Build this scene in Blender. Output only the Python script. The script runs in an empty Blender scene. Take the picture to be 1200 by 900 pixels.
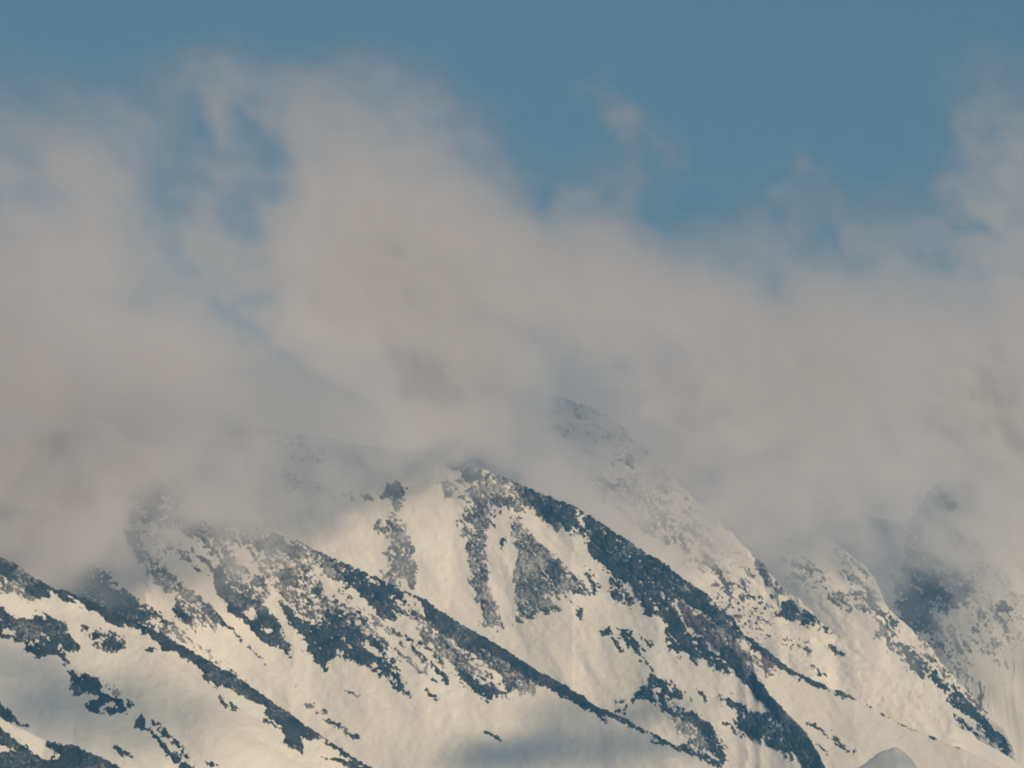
import bpy, math
import numpy as np

C = bpy.context.scene.collection
SC = bpy.context.scene

# ------------------------------------------------------------------ camera
F = 8580.0                       # focal length in photo pixels (1200 wide): a long telephoto
CAM = np.array([0.0, 0.0, 120.0])
EL = math.radians(8.0)
cam_data = bpy.data.cameras.new('camera')
cam_data.sensor_width = 36.0
cam_data.lens = 36.0 * F / 1200.0
cam_data.clip_start = 1.0
cam_data.clip_end = 80000.0
cam = bpy.data.objects.new('camera', cam_data)
cam.location = CAM
cam.rotation_euler = (math.radians(90.0) + EL, 0.0, 0.0)
C.objects.link(cam)
SC.camera = cam

# ------------------------------------------------------------------ sky, sun, exposure
SUN_EL, SUN_AZ = 16.0, 27.0
SUN_STRENGTH = 4.7
SKY_STRENGTH = 0.05
w = bpy.data.worlds.new("World")
SC.world = w
w.use_nodes = True
nt = w.node_tree
nt.nodes.clear()
wo = nt.nodes.new('ShaderNodeOutputWorld')
bg = nt.nodes.new('ShaderNodeBackground')
sky = nt.nodes.new('ShaderNodeTexSky')
sky.sky_type = 'NISHITA'
sky.sun_disc = False
sky.altitude = 300.0
sky.air_density = 1.0
sky.dust_density = 0.6
sky.ozone_density = 2.4
# direction towards the sun
az = math.radians(SUN_AZ)
se = math.radians(SUN_EL)
SUN = np.array([math.sin(az) * math.cos(se), -math.cos(az) * math.cos(se), math.sin(se)])
sky.sun_elevation = se
sky.sun_rotation = math.atan2(SUN[0], SUN[1])
bg.inputs['Strength'].default_value = SKY_STRENGTH
tint = nt.nodes.new('ShaderNodeMixRGB')
tint.blend_type = 'MULTIPLY'
tint.inputs['Fac'].default_value = 1.0
tint.inputs['Color2'].default_value = (0.98, 1.0, 0.955, 1)
nt.links.new(sky.outputs['Color'], tint.inputs['Color1'])
nt.links.new(tint.outputs['Color'], bg.inputs['Color'])
nt.links.new(bg.outputs['Background'], wo.inputs['Surface'])

sd = bpy.data.lights.new('sun', 'SUN')
sd.energy = SUN_STRENGTH
sd.angle = math.radians(0.5)
sd.color = (1.0, 0.73, 0.42)
sun = bpy.data.objects.new('sun', sd)
from mathutils import Vector
sun.rotation_euler = Vector(SUN).to_track_quat('Z', 'Y').to_euler()
sun.location = (-2000, 2000, 4000)
C.objects.link(sun)

SC.view_settings.view_transform = 'Standard'
SC.view_settings.look = 'None'
SC.view_settings.exposure = -0.05
SC.view_settings.gamma = 1.0
SC.render.engine = 'CYCLES'
cy = SC.cycles
cy.use_denoising = True
cy.denoiser = 'OPENIMAGEDENOISE'
cy.use_adaptive_sampling = True
cy.adaptive_threshold = 0.02
cy.max_bounces = 6
cy.diffuse_bounces = 2
cy.glossy_bounces = 1
cy.transmission_bounces = 1
cy.transparent_max_bounces = 8
cy.volume_bounces = 6
cy.volume_step_rate = 2.5
cy.volume_max_steps = 512
cy.filter_width = 2.0             # the soft rendering of a long lens through a lot of air

# ------------------------------------------------------------------ helpers
CE, SE_ = math.cos(EL), math.sin(EL)


def at(px, py, Y):
    """world point on the sight line of photo pixel (px, py) at northing Y"""
    px, py, Y = np.broadcast_arrays(np.asarray(px, float), np.asarray(py, float), np.asarray(Y, float))
    a = (px - 600.0) / F
    b = (450.0 - py) / F
    dy = CE - b * SE_
    dz = SE_ + b * CE
    s = Y / dy
    return np.stack([a * s, Y, CAM[2] + dz * s], -1)


def proj(P):
    """photo pixel of a world point"""
    x = P[..., 0] - CAM[0]
    y = P[..., 1] - CAM[1]
    z = P[..., 2] - CAM[2]
    fw = y * CE + z * SE_
    up = -y * SE_ + z * CE
    return 600.0 + F * x / fw, 450.0 - F * up / fw


_rng = np.random.RandomState(7)
_TAB = _rng.rand(256, 256).astype(np.float32) * 2 - 1


def vnoise(x, y, seed=0):
    x = x + seed * 17.31
    y = y + seed * 9.73
    xi = np.floor(x).astype(np.int64)
    yi = np.floor(y).astype(np.int64)
    fx = x - xi
    fy = y - yi
    fx = fx * fx * fx * (fx * (fx * 6 - 15) + 10)
    fy = fy * fy * fy * (fy * (fy * 6 - 15) + 10)
    x0, x1, y0, y1 = xi & 255, (xi + 1) & 255, yi & 255, (yi + 1) & 255
    a = _TAB[x0, y0] * (1 - fx) + _TAB[x1, y0] * fx
    b = _TAB[x0, y1] * (1 - fx) + _TAB[x1, y1] * fx
    return a * (1 - fy) + b * fy


def fbm(x, y, octaves=4, seed=0, gain=0.5, ridged=False):
    t = 0.0
    amp = 1.0
    tot = 0.0
    c, s = math.cos(0.6), math.sin(0.6)
    for k in range(octaves):
        n = vnoise(x, y, seed + k * 3.7)
        if ridged:
            n = 1 - 2 * np.abs(n) * 1.3
        t = t + n * amp
        tot += amp
        amp *= gain
        x, y = (x * c - y * s) * 2.03, (x * s + y * c) * 2.03
    return t / tot * 1.6


def mesh_from_grid(name, P, keep=None, mat=None, parent=None, smooth=True):
    """P: (n, m, 3) vertices; keep: (n-1, m-1) bool faces kept"""
    n, m = P.shape[:2]
    idx = np.arange(n * m).reshape(n, m)
    q = np.stack([idx[:-1, :-1], idx[1:, :-1], idx[1:, 1:], idx[:-1, 1:]], -1)
    q = q[keep] if keep is not None else q.reshape(-1, 4)
    if len(q) == 0:
        return None
    used, inv = np.unique(q.ravel(), return_inverse=True)
    V = P.reshape(-1, 3)[used]
    me = bpy.data.meshes.new(name)
    me.vertices.add(len(V))
    me.vertices.foreach_set('co', V.astype(np.float32).ravel())
    me.loops.add(len(inv))
    me.loops.foreach_set('vertex_index', inv.astype(np.int32))
    nf = len(q)
    me.polygons.add(nf)
    me.polygons.foreach_set('loop_start', np.arange(0, nf * 4, 4, dtype=np.int32))
    me.polygons.foreach_set('use_smooth', np.full(nf, smooth))
    me.update(calc_edges=True)
    if mat:
        me.materials.append(mat)
    o = bpy.data.objects.new(name, me)
    C.objects.link(o)
    if parent:
        o.parent = parent
    return o


def tag(o, label, cat, kind=None, group=None):
    o['label'] = label
    o['category'] = cat
    if kind:
        o['kind'] = kind
    if group:
        o['group'] = group
    return o


def node(nt_, kind, **kw):
    n = nt_.nodes.new(kind)
    for k, v in kw.items():
        setattr(n, k, v)
    return n


# ------------------------------------------------------------------ materials
def snow_material():
    m = bpy.data.materials.new('wind_packed_snow')
    m.use_nodes = True
    t = m.node_tree
    b = t.nodes['Principled BSDF']
    b.inputs['Roughness'].default_value = 0.75
    b.inputs['Specular IOR Level'].default_value = 0.15
    tc = node(t, 'ShaderNodeTexCoord')
    n1 = node(t, 'ShaderNodeTexNoise')
    n1.inputs['Scale'].default_value = 0.02
    n1.inputs['Detail'].default_value = 6
    r = node(t, 'ShaderNodeMixRGB')
    r.inputs['Color1'].default_value = (0.74, 0.74, 0.74, 1)
    r.inputs['Color2'].default_value = (0.85, 0.85, 0.84, 1)
    n2 = node(t, 'ShaderNodeTexNoise')
    n2.inputs['Scale'].default_value = 0.12
    n2.inputs['Detail'].default_value = 5
    bp = node(t, 'ShaderNodeBump')
    bp.inputs['Strength'].default_value = 0.35
    bp.inputs['Distance'].default_value = 1.2
    t.links.new(tc.outputs['Object'], n1.inputs['Vector'])
    t.links.new(tc.outputs['Object'], n2.inputs['Vector'])
    t.links.new(n1.outputs['Fac'], r.inputs['Fac'])
    t.links.new(r.outputs['Color'], b.inputs['Base Color'])
    t.links.new(n2.outputs['Fac'], bp.inputs['Height'])
    t.links.new(bp.outputs['Normal'], b.inputs['Normal'])
    return m


def rock_material(name, dark, light, lo, hi, dust=0.75, spread=0.7):
    """broken rock and scrub: colour mottled at several sizes, snow lodged in the joints"""
    m = bpy.data.materials.new(name)
    m.use_nodes = True
    t = m.node_tree
    L = t.links.new
    b = t.nodes['Principled BSDF']
    b.inputs['Roughness'].default_value = 0.9
    b.inputs['Specular IOR Level'].default_value = 0.1
    tc = node(t, 'ShaderNodeTexCoord')
    mp = node(t, 'ShaderNodeMapping')
    mp.inputs['Rotation'].default_value = (0.0, math.radians(38.0), 0.0)
    mp.inputs['Scale'].default_value = (1.0, 1.0, 0.45)

    def noise(scale, detail, rough, src):
        n = node(t, 'ShaderNodeTexNoise')
        n.inputs['Scale'].default_value = scale
        n.inputs['Detail'].default_value = detail
        n.inputs['Roughness'].default_value = rough
        L(src.outputs[0] if src is mp else tc.outputs['Object'], n.inputs['Vector'])
        return n
    L(tc.outputs['Object'], mp.inputs['Vector'])
    n1 = noise(0.07, 8, 0.7, mp)
    r = node(t, 'ShaderNodeValToRGB')
    r.color_ramp.elements[0].position = 0.36
    r.color_ramp.elements[0].color = (*dark, 1)
    r.color_ramp.elements[1].position = 0.66
    r.color_ramp.elements[1].color = (*light, 1)
    n2 = noise(0.30, 6, 0.72, mp)
    n3 = noise(0.025, 3, 0.5, tc)
    ad = node(t, 'ShaderNodeMath', operation='MULTIPLY_ADD')
    L(n3.outputs['Fac'], ad.inputs[0])
    ad.inputs[1].default_value = spread
    L(n2.outputs['Fac'], ad.inputs[2])
    mr = node(t, 'ShaderNodeMapRange')
    mr.inputs['From Min'].default_value = lo + 0.5 * spread
    mr.inputs['From Max'].default_value = hi + 0.5 * spread
    mr.inputs['To Max'].default_value = dust
    L(ad.outputs[0], mr.inputs['Value'])
    mx = node(t, 'ShaderNodeMixRGB')
    mx.inputs['Color2'].default_value = (0.66, 0.67, 0.69, 1)
    L(n1.outputs['Fac'], r.inputs['Fac'])
    L(r.outputs['Color'], mx.inputs['Color1'])
    L(mr.outputs['Result'], mx.inputs['Fac'])
    L(mx.outputs['Color'], b.inputs['Base Color'])
    return m


M_SNOW = snow_material()
M_DARK = rock_material('dark_rock_and_scrub', (0.013, 0.024, 0.036), (0.078, 0.086, 0.104), 0.56, 0.82, 0.6, 0.7)
M_DUST = rock_material('snow_dusted_rock', (0.034, 0.044, 0.058), (0.120, 0.112, 0.130), 0.44, 0.68, 0.8, 0.6)
M_SCREE = rock_material('bare_brown_scree', (0.075, 0.066, 0.068), (0.19, 0.155, 0.15), 0.48, 0.72, 0.7, 0.5)
MATS = {'dark': M_DARK, 'dust': M_DUST, 'scree': M_SCREE}


# ------------------------------------------------------------------ mountain spurs
def poly_sdf(px, py, poly):
    """signed distance to polygon, positive inside"""
    poly = np.asarray(poly, float)
    d2 = np.full(px.shape, 1e18)
    inside = np.zeros(px.shape, bool)
    n = len(poly)
    for i in range(n):
        ax, ay = poly[i]
        bx, by = poly[(i + 1) % n]
        ex, ey = bx - ax, by - ay
        wx, wy = px - ax, py - ay
        h = np.clip((wx * ex + wy * ey) / (ex * ex + ey * ey + 1e-9), 0, 1)
        d2 = np.minimum(d2, (wx - ex * h) ** 2 + (wy - ey * h) ** 2)
        c = ((ay <= py) & (by > py)) | ((by <= py) & (ay > py))
        if ey != 0:
            inside ^= c & (wx < wy / ey * ex)
    d = np.sqrt(d2)
    return np.where(inside, d, -d)


def line_sdf(px, py, pts, width):
    pts = np.asarray(pts, float)
    d2 = np.full(px.shape, 1e18)
    for i in range(len(pts) - 1):
        ax, ay = pts[i]
        bx, by = pts[i + 1]
        ex, ey = bx - ax, by - ay
        wx, wy = px - ax, py - ay
        h = np.clip((wx * ex + wy * ey) / (ex * ex + ey * ey + 1e-9), 0, 1)
        d2 = np.minimum(d2, (wx - ex * h) ** 2 + (wy - ey * h) ** 2)
    return width - np.sqrt(d2)


class Spur:
    def __init__(self, name, label, crest, fine_x, fine_drop, seed, slope=0.92, back=0.9,
                 total_drop=950.0, relief=1.0, step=1.05, grain=(0.55, 0.83), crest_r=5.0, jag=1.2):
        self.seed = seed
        self.grain = np.array(grain) / math.hypot(*grain)
        crest = [tuple(p) for p in crest]
        a_, z_ = crest[0], crest[-1]
        if a_[1] > 720:                                   # low ends run on down into the foothills
            crest = [(a_[0] - 900, a_[1] + 420, a_[2] - 350), (a_[0] - 350, a_[1] + 190, a_[2] - 130)] + crest
        if z_[1] > 720:
            crest = crest + [(z_[0] + 350, z_[1] + 200, z_[2] - 200), (z_[0] + 1100, z_[1] + 560, z_[2] - 600)]
        crest = np.asarray(crest, float)
        cp = at(crest[:, 0], crest[:, 1], crest[:, 2])
        x0, x1 = np.interp(fine_x, crest[:, 0], cp[:, 0])
        xs_f = np.arange(x0, x1, step)
        left = x0 - np.cumsum(np.geomspace(2, 60, 14))[::-1]
        left = left[left > cp[0, 0]]
        right = x1 + np.cumsum(np.geomspace(2, 60, 14))
        right = right[right < cp[-1, 0]]
        X = np.concatenate([[cp[0, 0]], left, xs_f, right, [cp[-1, 0]]])
        yc = np.interp(X, cp[:, 0], cp[:, 1])
        zc = np.interp(X, cp[:, 0], cp[:, 2])
        # soften the corners of the traced polyline a little
        ker = np.hanning(9)
        ker /= ker.sum()
        for a_ in (yc, zc):
            sm = np.convolve(np.pad(a_, 4, mode='edge'), ker, 'valid')
            a_[20:-20] = sm[20:-20]
        jg = jag * fbm(X / 22.0, X * 0 + seed, 4, seed + 70, gain=0.65)
        fine_t = np.arange(0, fine_drop / slope, step * 0.95)
        t = np.concatenate([-np.geomspace(3, 700, 16)[::-1], [-1.5], fine_t,
                            fine_t[-1] + np.cumsum(np.geomspace(4, 120, 18))])
        t = t[t < total_drop / slope]
        T, XX = np.meshgrid(t, X, indexing='ij')
        k = np.where(T > 0, slope, back)
        Zd = k * (np.sqrt(T * T + crest_r ** 2) - crest_r)
        P = np.stack([XX, yc[None, :] - T, zc[None, :] - Zd + jg[None, :] * np.exp(-np.abs(T) / 9.0)], -1)
        # relief: broad swells and gullies that run down the fall line, then small drifts
        gx, gy = self.grain
        U = XX
        V = -P[..., 2]
        along = U * gx + V * gy
        across = U * gy - V * gx
        fade = np.clip(np.abs(T) / 40.0, 0.08, 1.0)
        d = 9.0 * fbm(across / 95.0, along / 230.0, 3, seed) * fade
        d += 1.7 * fbm(across / 26.0, along / 70.0, 3, seed + 20) * np.clip(fade * 2, 0, 1)
        d += 0.40 * fbm(U / 7.0, V / 7.0, 3, seed + 40)
        d *= relief
        N = self.normals(P)
        P = P + N * d[..., None]
        self.P, self.N = P, self.normals(P)
        self.px, self.py = proj(P)
        self.along, self.across = along, across
        self.obj = mesh_from_grid(name, P, mat=M_SNOW)
        tag(self.obj, label, 'mountain', 'structure')
        self.nrock = 0

    @staticmethod
    def normals(P):
        du = np.gradient(P, axis=1)
        dv = np.gradient(P, axis=0)
        n = np.cross(dv, du)
        n /= np.linalg.norm(n, axis=-1, keepdims=True) + 1e-9
        flip = np.sign((n[..., 1:2] * -0.5 + n[..., 2:3]))
        flip[flip == 0] = 1
        return n * flip

    def rock(self, shapes, mat='dark', cap=6.0, amp=4.0, scale=9.0, stretch=2.2, holes=(), label=None,
             name='rock_outcrop', bias=0.0, lift=0.45, rough=0.8):
        """shapes: list of polygons, or ('line', pts, width). The outcrop pokes out through the snow."""
        if not isinstance(shapes, list) or (shapes and isinstance(shapes[0], tuple) and not isinstance(shapes[0][0], (tuple, str))):
            shapes = [shapes]
        pts = []
        for s in shapes:
            pts += list(s[1]) if s[0] == 'line' else list(s)
        pts = np.asarray(pts, float)
        mg = 14.0
        lo, hi = pts.min(0) - mg, pts.max(0) + mg
        sel = (self.px > lo[0]) & (self.px < hi[0]) & (self.py > lo[1]) & (self.py < hi[1])
        rows = np.where(sel.any(1))[0]
        cols = np.where(sel.any(0))[0]
        if len(rows) < 3 or len(cols) < 3:
            return None
        sl = (slice(rows[0], rows[-1] + 1), slice(cols[0], cols[-1] + 1))
        px, py = self.px[sl], self.py[sl]
        al, ac = self.along[sl], self.across[sl]
        self.nrock += 1
        sd_ = self.seed * 5 + self.nrock * 1.37
        # ragged outline: wobble the lookup position first
        wx = px + 3.0 * fbm(px / 9.0, py / 9.0, 4, sd_ + 3, gain=0.7)
        wy = py + 3.0 * fbm(px / 9.0, py / 9.0, 4, sd_ + 5, gain=0.7)
        f = np.full(px.shape, -99.0)
        for s in shapes:
            v = line_sdf(wx, wy, s[1], s[2]) if s[0] == 'line' else poly_sdf(wx, wy, s)
            f = np.maximum(f, v)
        f = np.where(f < 0, -np.abs(f) ** 0.8, f)       # loose stones stray a little way out
        if cap > 2.5 and amp > 1.8:                      # only the dense bands are unbroken
            cap = 2.5 + (cap - 2.5) * 0.35
            amp = amp * 1.25
        f = np.minimum(f, cap)
        for h in holes:
            v = line_sdf(wx, wy, h[1], h[2]) if h[0] == 'line' else poly_sdf(wx, wy, h)
            f = np.minimum(f, -v)
        n = fbm(ac / scale, al / (scale * stretch), 5, sd_, gain=0.72)
        n2 = fbm(px / 2.5, py / 2.5, 2, sd_ + 9, gain=0.8)
        f = f + amp * n + (0.5 * amp + 0.9) * n2 + bias
        if amp > 1.4:                                     # snow runnels cut the rock along the fall line
            rr = 1 - 2.4 * np.abs(vnoise(ac / 6.0 + 0.6 * n, al / 38.0, sd_ + 21))
            f = f - np.clip(rr - 0.35, 0, 1) * (3.0 + amp) * np.clip(0.6 + 0.8 * vnoise(px / 30.0, py / 30.0, sd_ + 23), 0, 1)
        h = np.clip(f * lift, -2.5, 2.2)
        pos = np.clip(f, 0, 2) / 2
        h = h + pos * rough * (0.5 if mat == 'dust' else 1.0) * fbm(px / 4.5, py / 4.5, 3, sd_ + 13, gain=0.7)
        Q = self.P[sl] + self.N[sl] * h[..., None]
        on = h > -0.02
        keep = on[:-1, :-1] | on[1:, :-1] | on[1:, 1:] | on[:-1, 1:]
        # one ring more so the edge dives under the snow
        k2 = keep.copy()
        k2[1:] |= keep[:-1]; k2[:-1] |= keep[1:]; k2[:, 1:] |= keep[:, :-1]; k2[:, :-1] |= keep[:, 1:]
        o = mesh_from_grid(name, Q, keep=k2, mat=MATS[mat], parent=self.obj)
        if o is not None and label:
            o['label'] = label
        return o


# ---- near hill, bottom left
hill = Spur('mountain_spur', 'small dark hill crest with a snow strip at the bottom left corner of the view',
            [(-260, 780, 6950), (-100, 815, 6930), (0, 841, 6900), (17, 851, 6890), (35, 859, 6885), (52, 868, 6880), (67, 872, 6870),
             (83, 874, 6860), (100, 880, 6850), (117, 887, 6840), (140, 899, 6830), (180, 925, 6800), (300, 985, 6760)],
            (-12, 190), 75, 11, total_drop=700, relief=0.5)
hill.rock([[(-25, 840), (0, 850), (8, 857), (17, 867), (33, 878), (55, 890), (72, 889), (64, 880), (52, 870), (67, 871), (83, 872),
            (100, 878), (117, 885), (140, 897), (190, 925), (190, 960), (-25, 960)]],
          cap=9, amp=1.6, holes=[[(-5, 872), (6, 875), (20, 879), (20, 881), (-5, 882)]], label='dark scrub slope below a strip of snow')

# ---- near left ridge
B = Spur('mountain_spur', 'nearest long ridge at lower left with a dark crest running down to the right',
         [(-300, 470, 7500), (-150, 560, 7450), (0, 652, 7400), (17, 662, 7395), (33, 673, 7390), (58, 688, 7380), (80, 696, 7370), (100, 704, 7365),
          (120, 713, 7355), (143, 725, 7345), (167, 734, 7335), (183, 742, 7325), (200, 751, 7315), (233, 770, 7300), (270, 790, 7280), (300, 811, 7265),
          (320, 825, 7255), (350, 845, 7240), (380, 865, 7225), (400, 879, 7215), (435, 900, 7200), (500, 940, 7160), (620, 1010, 7100)],
         (-12, 450), 285, 2, total_drop=760, grain=(0.75, 0.66))
B.rock([[(-25, 630), (0, 648), (17, 658), (33, 669), (58, 684), (80, 692), (100, 700), (120, 709), (143, 721), (167, 730), (183, 738), (200, 747),
         (200, 762), (188, 762), (185, 753), (173, 743), (157, 737), (133, 732), (123, 727), (108, 718), (100, 713), (88, 709), (72, 704), (66, 698), (55, 698),
         (45, 702), (32, 694), (22, 684), (10, 678), (-25, 668)]], cap=6, amp=1.7, holes=[[(80, 699), (90, 703), (98, 709), (90, 707)]],
       label='dark scrub band along the upper crest')
B.rock([[(-25, 672), (5, 675), (25, 686), (45, 700), (40, 705), (25, 699), (12, 694), (-25, 694)]], 'dust', cap=1.0, amp=3.5, scale=5, stretch=1.3)
B.rock([[(195, 744), (233, 766), (270, 786), (300, 807), (320, 821), (350, 841), (380, 861), (400, 875), (437, 900), (437, 905), (425, 900), (400, 886),
         (380, 869), (367, 866), (350, 862), (358, 876), (353, 883), (342, 877), (333, 867), (327, 850), (312, 839), (310, 830), (300, 825), (287, 816), (270, 812),
         (250, 802), (238, 797), (236, 788), (230, 785), (227, 777), (210, 770), (198, 761)]], cap=6, amp=1.5, label='dark scrub band along the lower crest')
B.rock(('line', [(308, 845), (318, 848), (325, 853)], 1.6), cap=3, amp=1.0)
B.rock([[(-25, 705), (0, 710), (10, 717), (18, 722), (28, 725), (42, 721), (50, 721), (63, 723), (75, 730), (80, 734), (78, 739), (84, 747), (92, 753), (96, 758), (90, 762),
         (77, 765), (75, 770), (83, 778), (82, 783), (73, 778), (67, 772), (65, 767), (53, 772), (45, 769), (40, 763), (30, 763), (29, 755), (20, 756),
         (10, 749), (-25, 745)]], cap=5, amp=2.2, scale=5, stretch=1.4, holes=[[(4, 738), (14, 740), (19, 746), (10, 746), (5, 744)], ('line', [(52, 744), (58, 751)], 1.2),
        ('line', [(69, 757), (72, 760)], 1.5)], label='large ragged dark patch at the left edge')
B.rock([[(93, 735), (98, 732), (105, 736), (102, 740), (96, 740)], [(105, 741), (112, 738), (119, 742), (118, 747), (110, 748)],
        [(120, 751), (130, 748), (143, 754), (146, 758), (137, 763), (124, 764), (119, 758)]], cap=4, amp=1.6, scale=5, stretch=1.2)
B.rock([[(108, 737), (128, 738), (140, 744), (150, 758), (136, 765), (104, 760), (120, 750)]], 'dust', cap=0.2, amp=2.6, scale=4, stretch=1.2)
B.rock([[(170, 763), (175, 758), (184, 761), (178, 767)]], cap=3, amp=1.0, scale=5)
B.rock([[(75, 785), (93, 789), (103, 788), (113, 794), (119, 801), (118, 806), (124, 812), (134, 817), (140, 817), (146, 825), (157, 827), (150, 833), (146, 840),
         (138, 834), (133, 838), (123, 833), (118, 841), (112, 836), (103, 830), (100, 826), (112, 820), (104, 815), (93, 818), (85, 817), (83, 808), (85, 797)]],
       cap=5, amp=2.0, scale=5, stretch=1.5, holes=[[(95, 814), (104, 813), (114, 817), (110, 821), (101, 823)]], label='dark patch in the middle of the near snow slope')
B.rock([[(118, 797), (130, 805), (140, 808), (141, 818), (134, 818), (124, 808)]], 'dust', cap=0.6, amp=3.0, scale=4, stretch=1.2)
B.rock([[(155, 852), (162, 842), (168, 837), (171, 845), (171, 853), (182, 859), (192, 868), (196, 874), (203, 880), (214, 889), (210, 895), (202, 892), (196, 884), (185, 868), (172, 857), (160, 856)]],
       cap=4, amp=1.8, scale=4, stretch=1.3, label='broken dark outcrop at the foot of the near slope')
B.rock([[(176, 843), (187, 848), (196, 862), (208, 867), (216, 874), (222, 888), (208, 884), (198, 870), (180, 855)]], cap=0.6, amp=3.0, scale=4, stretch=1.3)
B.rock([[(210, 896), (220, 894), (229, 898), (226, 906), (212, 904)], [(243, 892), (250, 894), (256, 898), (248, 899)]], cap=3, amp=1.2, scale=4)
B.rock(('line', [(258, 818), (264, 823), (274, 830)], 2.6), cap=2, amp=1.5, scale=4)
B.rock([[(-25, 800), (0, 820), (5, 827), (13, 832), (18, 840), (23, 847), (33, 850), (32, 855), (22, 850), (10, 846), (0, 840), (-25, 830)]], cap=4, amp=1.5, scale=5)
B.rock(('line', [(134, 876), (141, 880), (156, 887)], 2.2), cap=0.8, amp=2.0, scale=4)
B.rock([[(378, 887), (400, 888), (420, 895), (432, 903), (415, 902), (395, 893)]], cap=3, amp=1.0, scale=5)

# ---- second ridge (peak in the cloud at left, crest runs to bottom centre)
Cc = Spur('mountain_spur', 'second ridge with broad rocky flank, its peak wrapped in cloud at left',
          [(-300, 690, 8500), (-100, 660, 8450), (0, 640, 8400), (60, 612, 8370), (100, 585, 8340), (140, 562, 8320), (180, 552, 8300), (215, 568, 8280), (260, 596, 8250), (300, 616, 8225),
           (327, 628, 8205), (348, 633, 8190), (369, 645, 8175), (398, 658, 8150), (428, 672, 8125), (462, 687, 8100), (496, 703, 8070), (521, 721, 8050), (546, 736, 8030),
           (577, 753, 8000), (603, 770, 7980), (630, 787, 7955), (660, 804, 7930), (683, 818, 7910), (702, 831, 7890), (720, 838, 7870), (740, 847, 7850), (760, 858, 7830),
           (780, 868, 7810), (800, 880, 7790), (840, 902, 7750), (950, 960, 7650)],
          (40, 850), 265, 3, grain=(0.66, 0.75))
Cc.rock([[(50, 680), (60, 665), (85, 655), (107, 660), (125, 670), (142, 686), (158, 702), (167, 708), (178, 722), (170, 732), (147, 726), (120, 716), (80, 700)]],
        cap=4, amp=2.5, scale=9, label='dark slope fading into the mist')
Cc.rock([[(158, 703), (172, 708), (190, 722), (208, 735), (226, 750), (245, 764), (243, 768), (222, 757), (205, 750), (185, 740), (160, 730), (145, 722)]], 'dust',
        cap=0.9, amp=4, scale=6, stretch=2.0)
Cc.rock(('line', [(248, 771), (262, 781), (285, 796)], 4), 'dust', cap=0.3, amp=2.4, scale=4)
Cc.rock([[(143, 618), (160, 624), (178, 650), (192, 663), (203, 673), (212, 682), (223, 693), (233, 700), (243, 707), (252, 718), (262, 730), (256, 739), (243, 736), (235, 738),
          (228, 739), (219, 729), (212, 721), (207, 708), (200, 695), (188, 686), (176, 677), (165, 657), (150, 636)]], 'dust', cap=1.6, amp=4.2, scale=6, stretch=2.2,
        label='long speckled rib of snow dusted rock')
Cc.rock(('line', [(208, 716), (216, 723), (222, 727)], 5), cap=3, amp=2.2, scale=5)
Cc.rock([('line', [(232, 698), (248, 716), (262, 731), (272, 738), (282, 750)], 1.8), ('line', [(282, 750), (295, 762), (304, 771), (313, 781)], 0.5)], cap=2, amp=1.2, scale=5)
Cc.rock([[(248, 668), (250, 685), (255, 697), (263, 708), (270, 718), (280, 726), (293, 738), (303, 749), (320, 759), (331, 762), (333, 767), (342, 768), (338, 762), (343, 757),
          (334, 750), (330, 740), (328, 732), (322, 724), (314, 714), (308, 707), (311, 703), (307, 699), (300, 702), (290, 701), (283, 697), (274, 690), (268, 683), (266, 672), (262, 664), (256, 662)]],
        cap=6, amp=1.7, scale=6, stretch=1.6, holes=[[(285, 718), (296, 712), (300, 717), (298, 721), (305, 727), (300, 727), (292, 722)], ('line', [(306, 735), (314, 738)], 2)],
        label='big solid dark tongue on the upper flank')
Cc.rock([('line', [(223, 643), (234, 654), (247, 665), (256, 671)], 2.4), ('line', [(228, 664), (239, 670), (251, 675)], 2.2)], cap=3, amp=1.5, scale=5)
Cc.rock([[(236, 628), (256, 630), (266, 641), (275, 655), (286, 664), (302, 676), (312, 690), (311, 706), (298, 702), (284, 694), (270, 684), (262, 662), (247, 650)]], 'dust', cap=1.6, amp=4, scale=6, stretch=1.8)
Cc.rock([[(297, 675), (305, 673), (312, 684), (312, 692), (303, 686)]], cap=2.5, amp=2, scale=5)
Cc.rock([[(327, 702), (334, 705), (342, 713), (348, 723), (358, 729), (370, 729), (384, 742), (392, 750), (396, 762), (393, 771), (385, 774), (383, 781), (386, 787), (380, 788),
          (374, 781), (367, 776), (366, 767), (357, 763), (362, 757), (358, 748), (350, 742), (343, 732), (335, 723), (327, 713)]], cap=6, amp=2.2, scale=6, stretch=1.6,
        label='dark forked tongue beside a narrow snow gully')
Cc.rock([[(318, 622), (327, 625), (348, 630), (369, 642), (398, 655), (410, 668), (404, 680), (384, 682), (372, 690), (352, 682), (334, 668), (322, 652), (300, 640)]], 'dust', cap=3.0, amp=3.5, scale=8,
        label='grey rocky shoulder half hidden by mist')
Cc.rock([[(290, 640), (322, 650), (352, 682), (374, 690), (390, 700), (404, 722), (410, 740), (398, 748), (380, 740), (360, 726), (344, 712), (330, 700), (316, 680), (300, 662)]], 'dust', cap=1.1, amp=4.5, scale=6, stretch=1.7)
Cc.rock([[(378, 700), (392, 700), (410, 722), (400, 735), (386, 722)], [(366, 688), (378, 690), (372, 700), (362, 698)]], cap=1.6, amp=4.0, scale=6, stretch=1.6)
Cc.rock([[(386, 648), (398, 654), (428, 668), (462, 683), (480, 691), (476, 700), (486, 716), (482, 728), (470, 722), (462, 728), (452, 728), (440, 718), (430, 704), (416, 692), (400, 682), (388, 668)]],
        cap=4.5, amp=3.0, scale=8, stretch=2.0, holes=[('line', [(383, 676), (400, 694)], 1.5)], label='dense dark rock below the middle of the crest')
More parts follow.
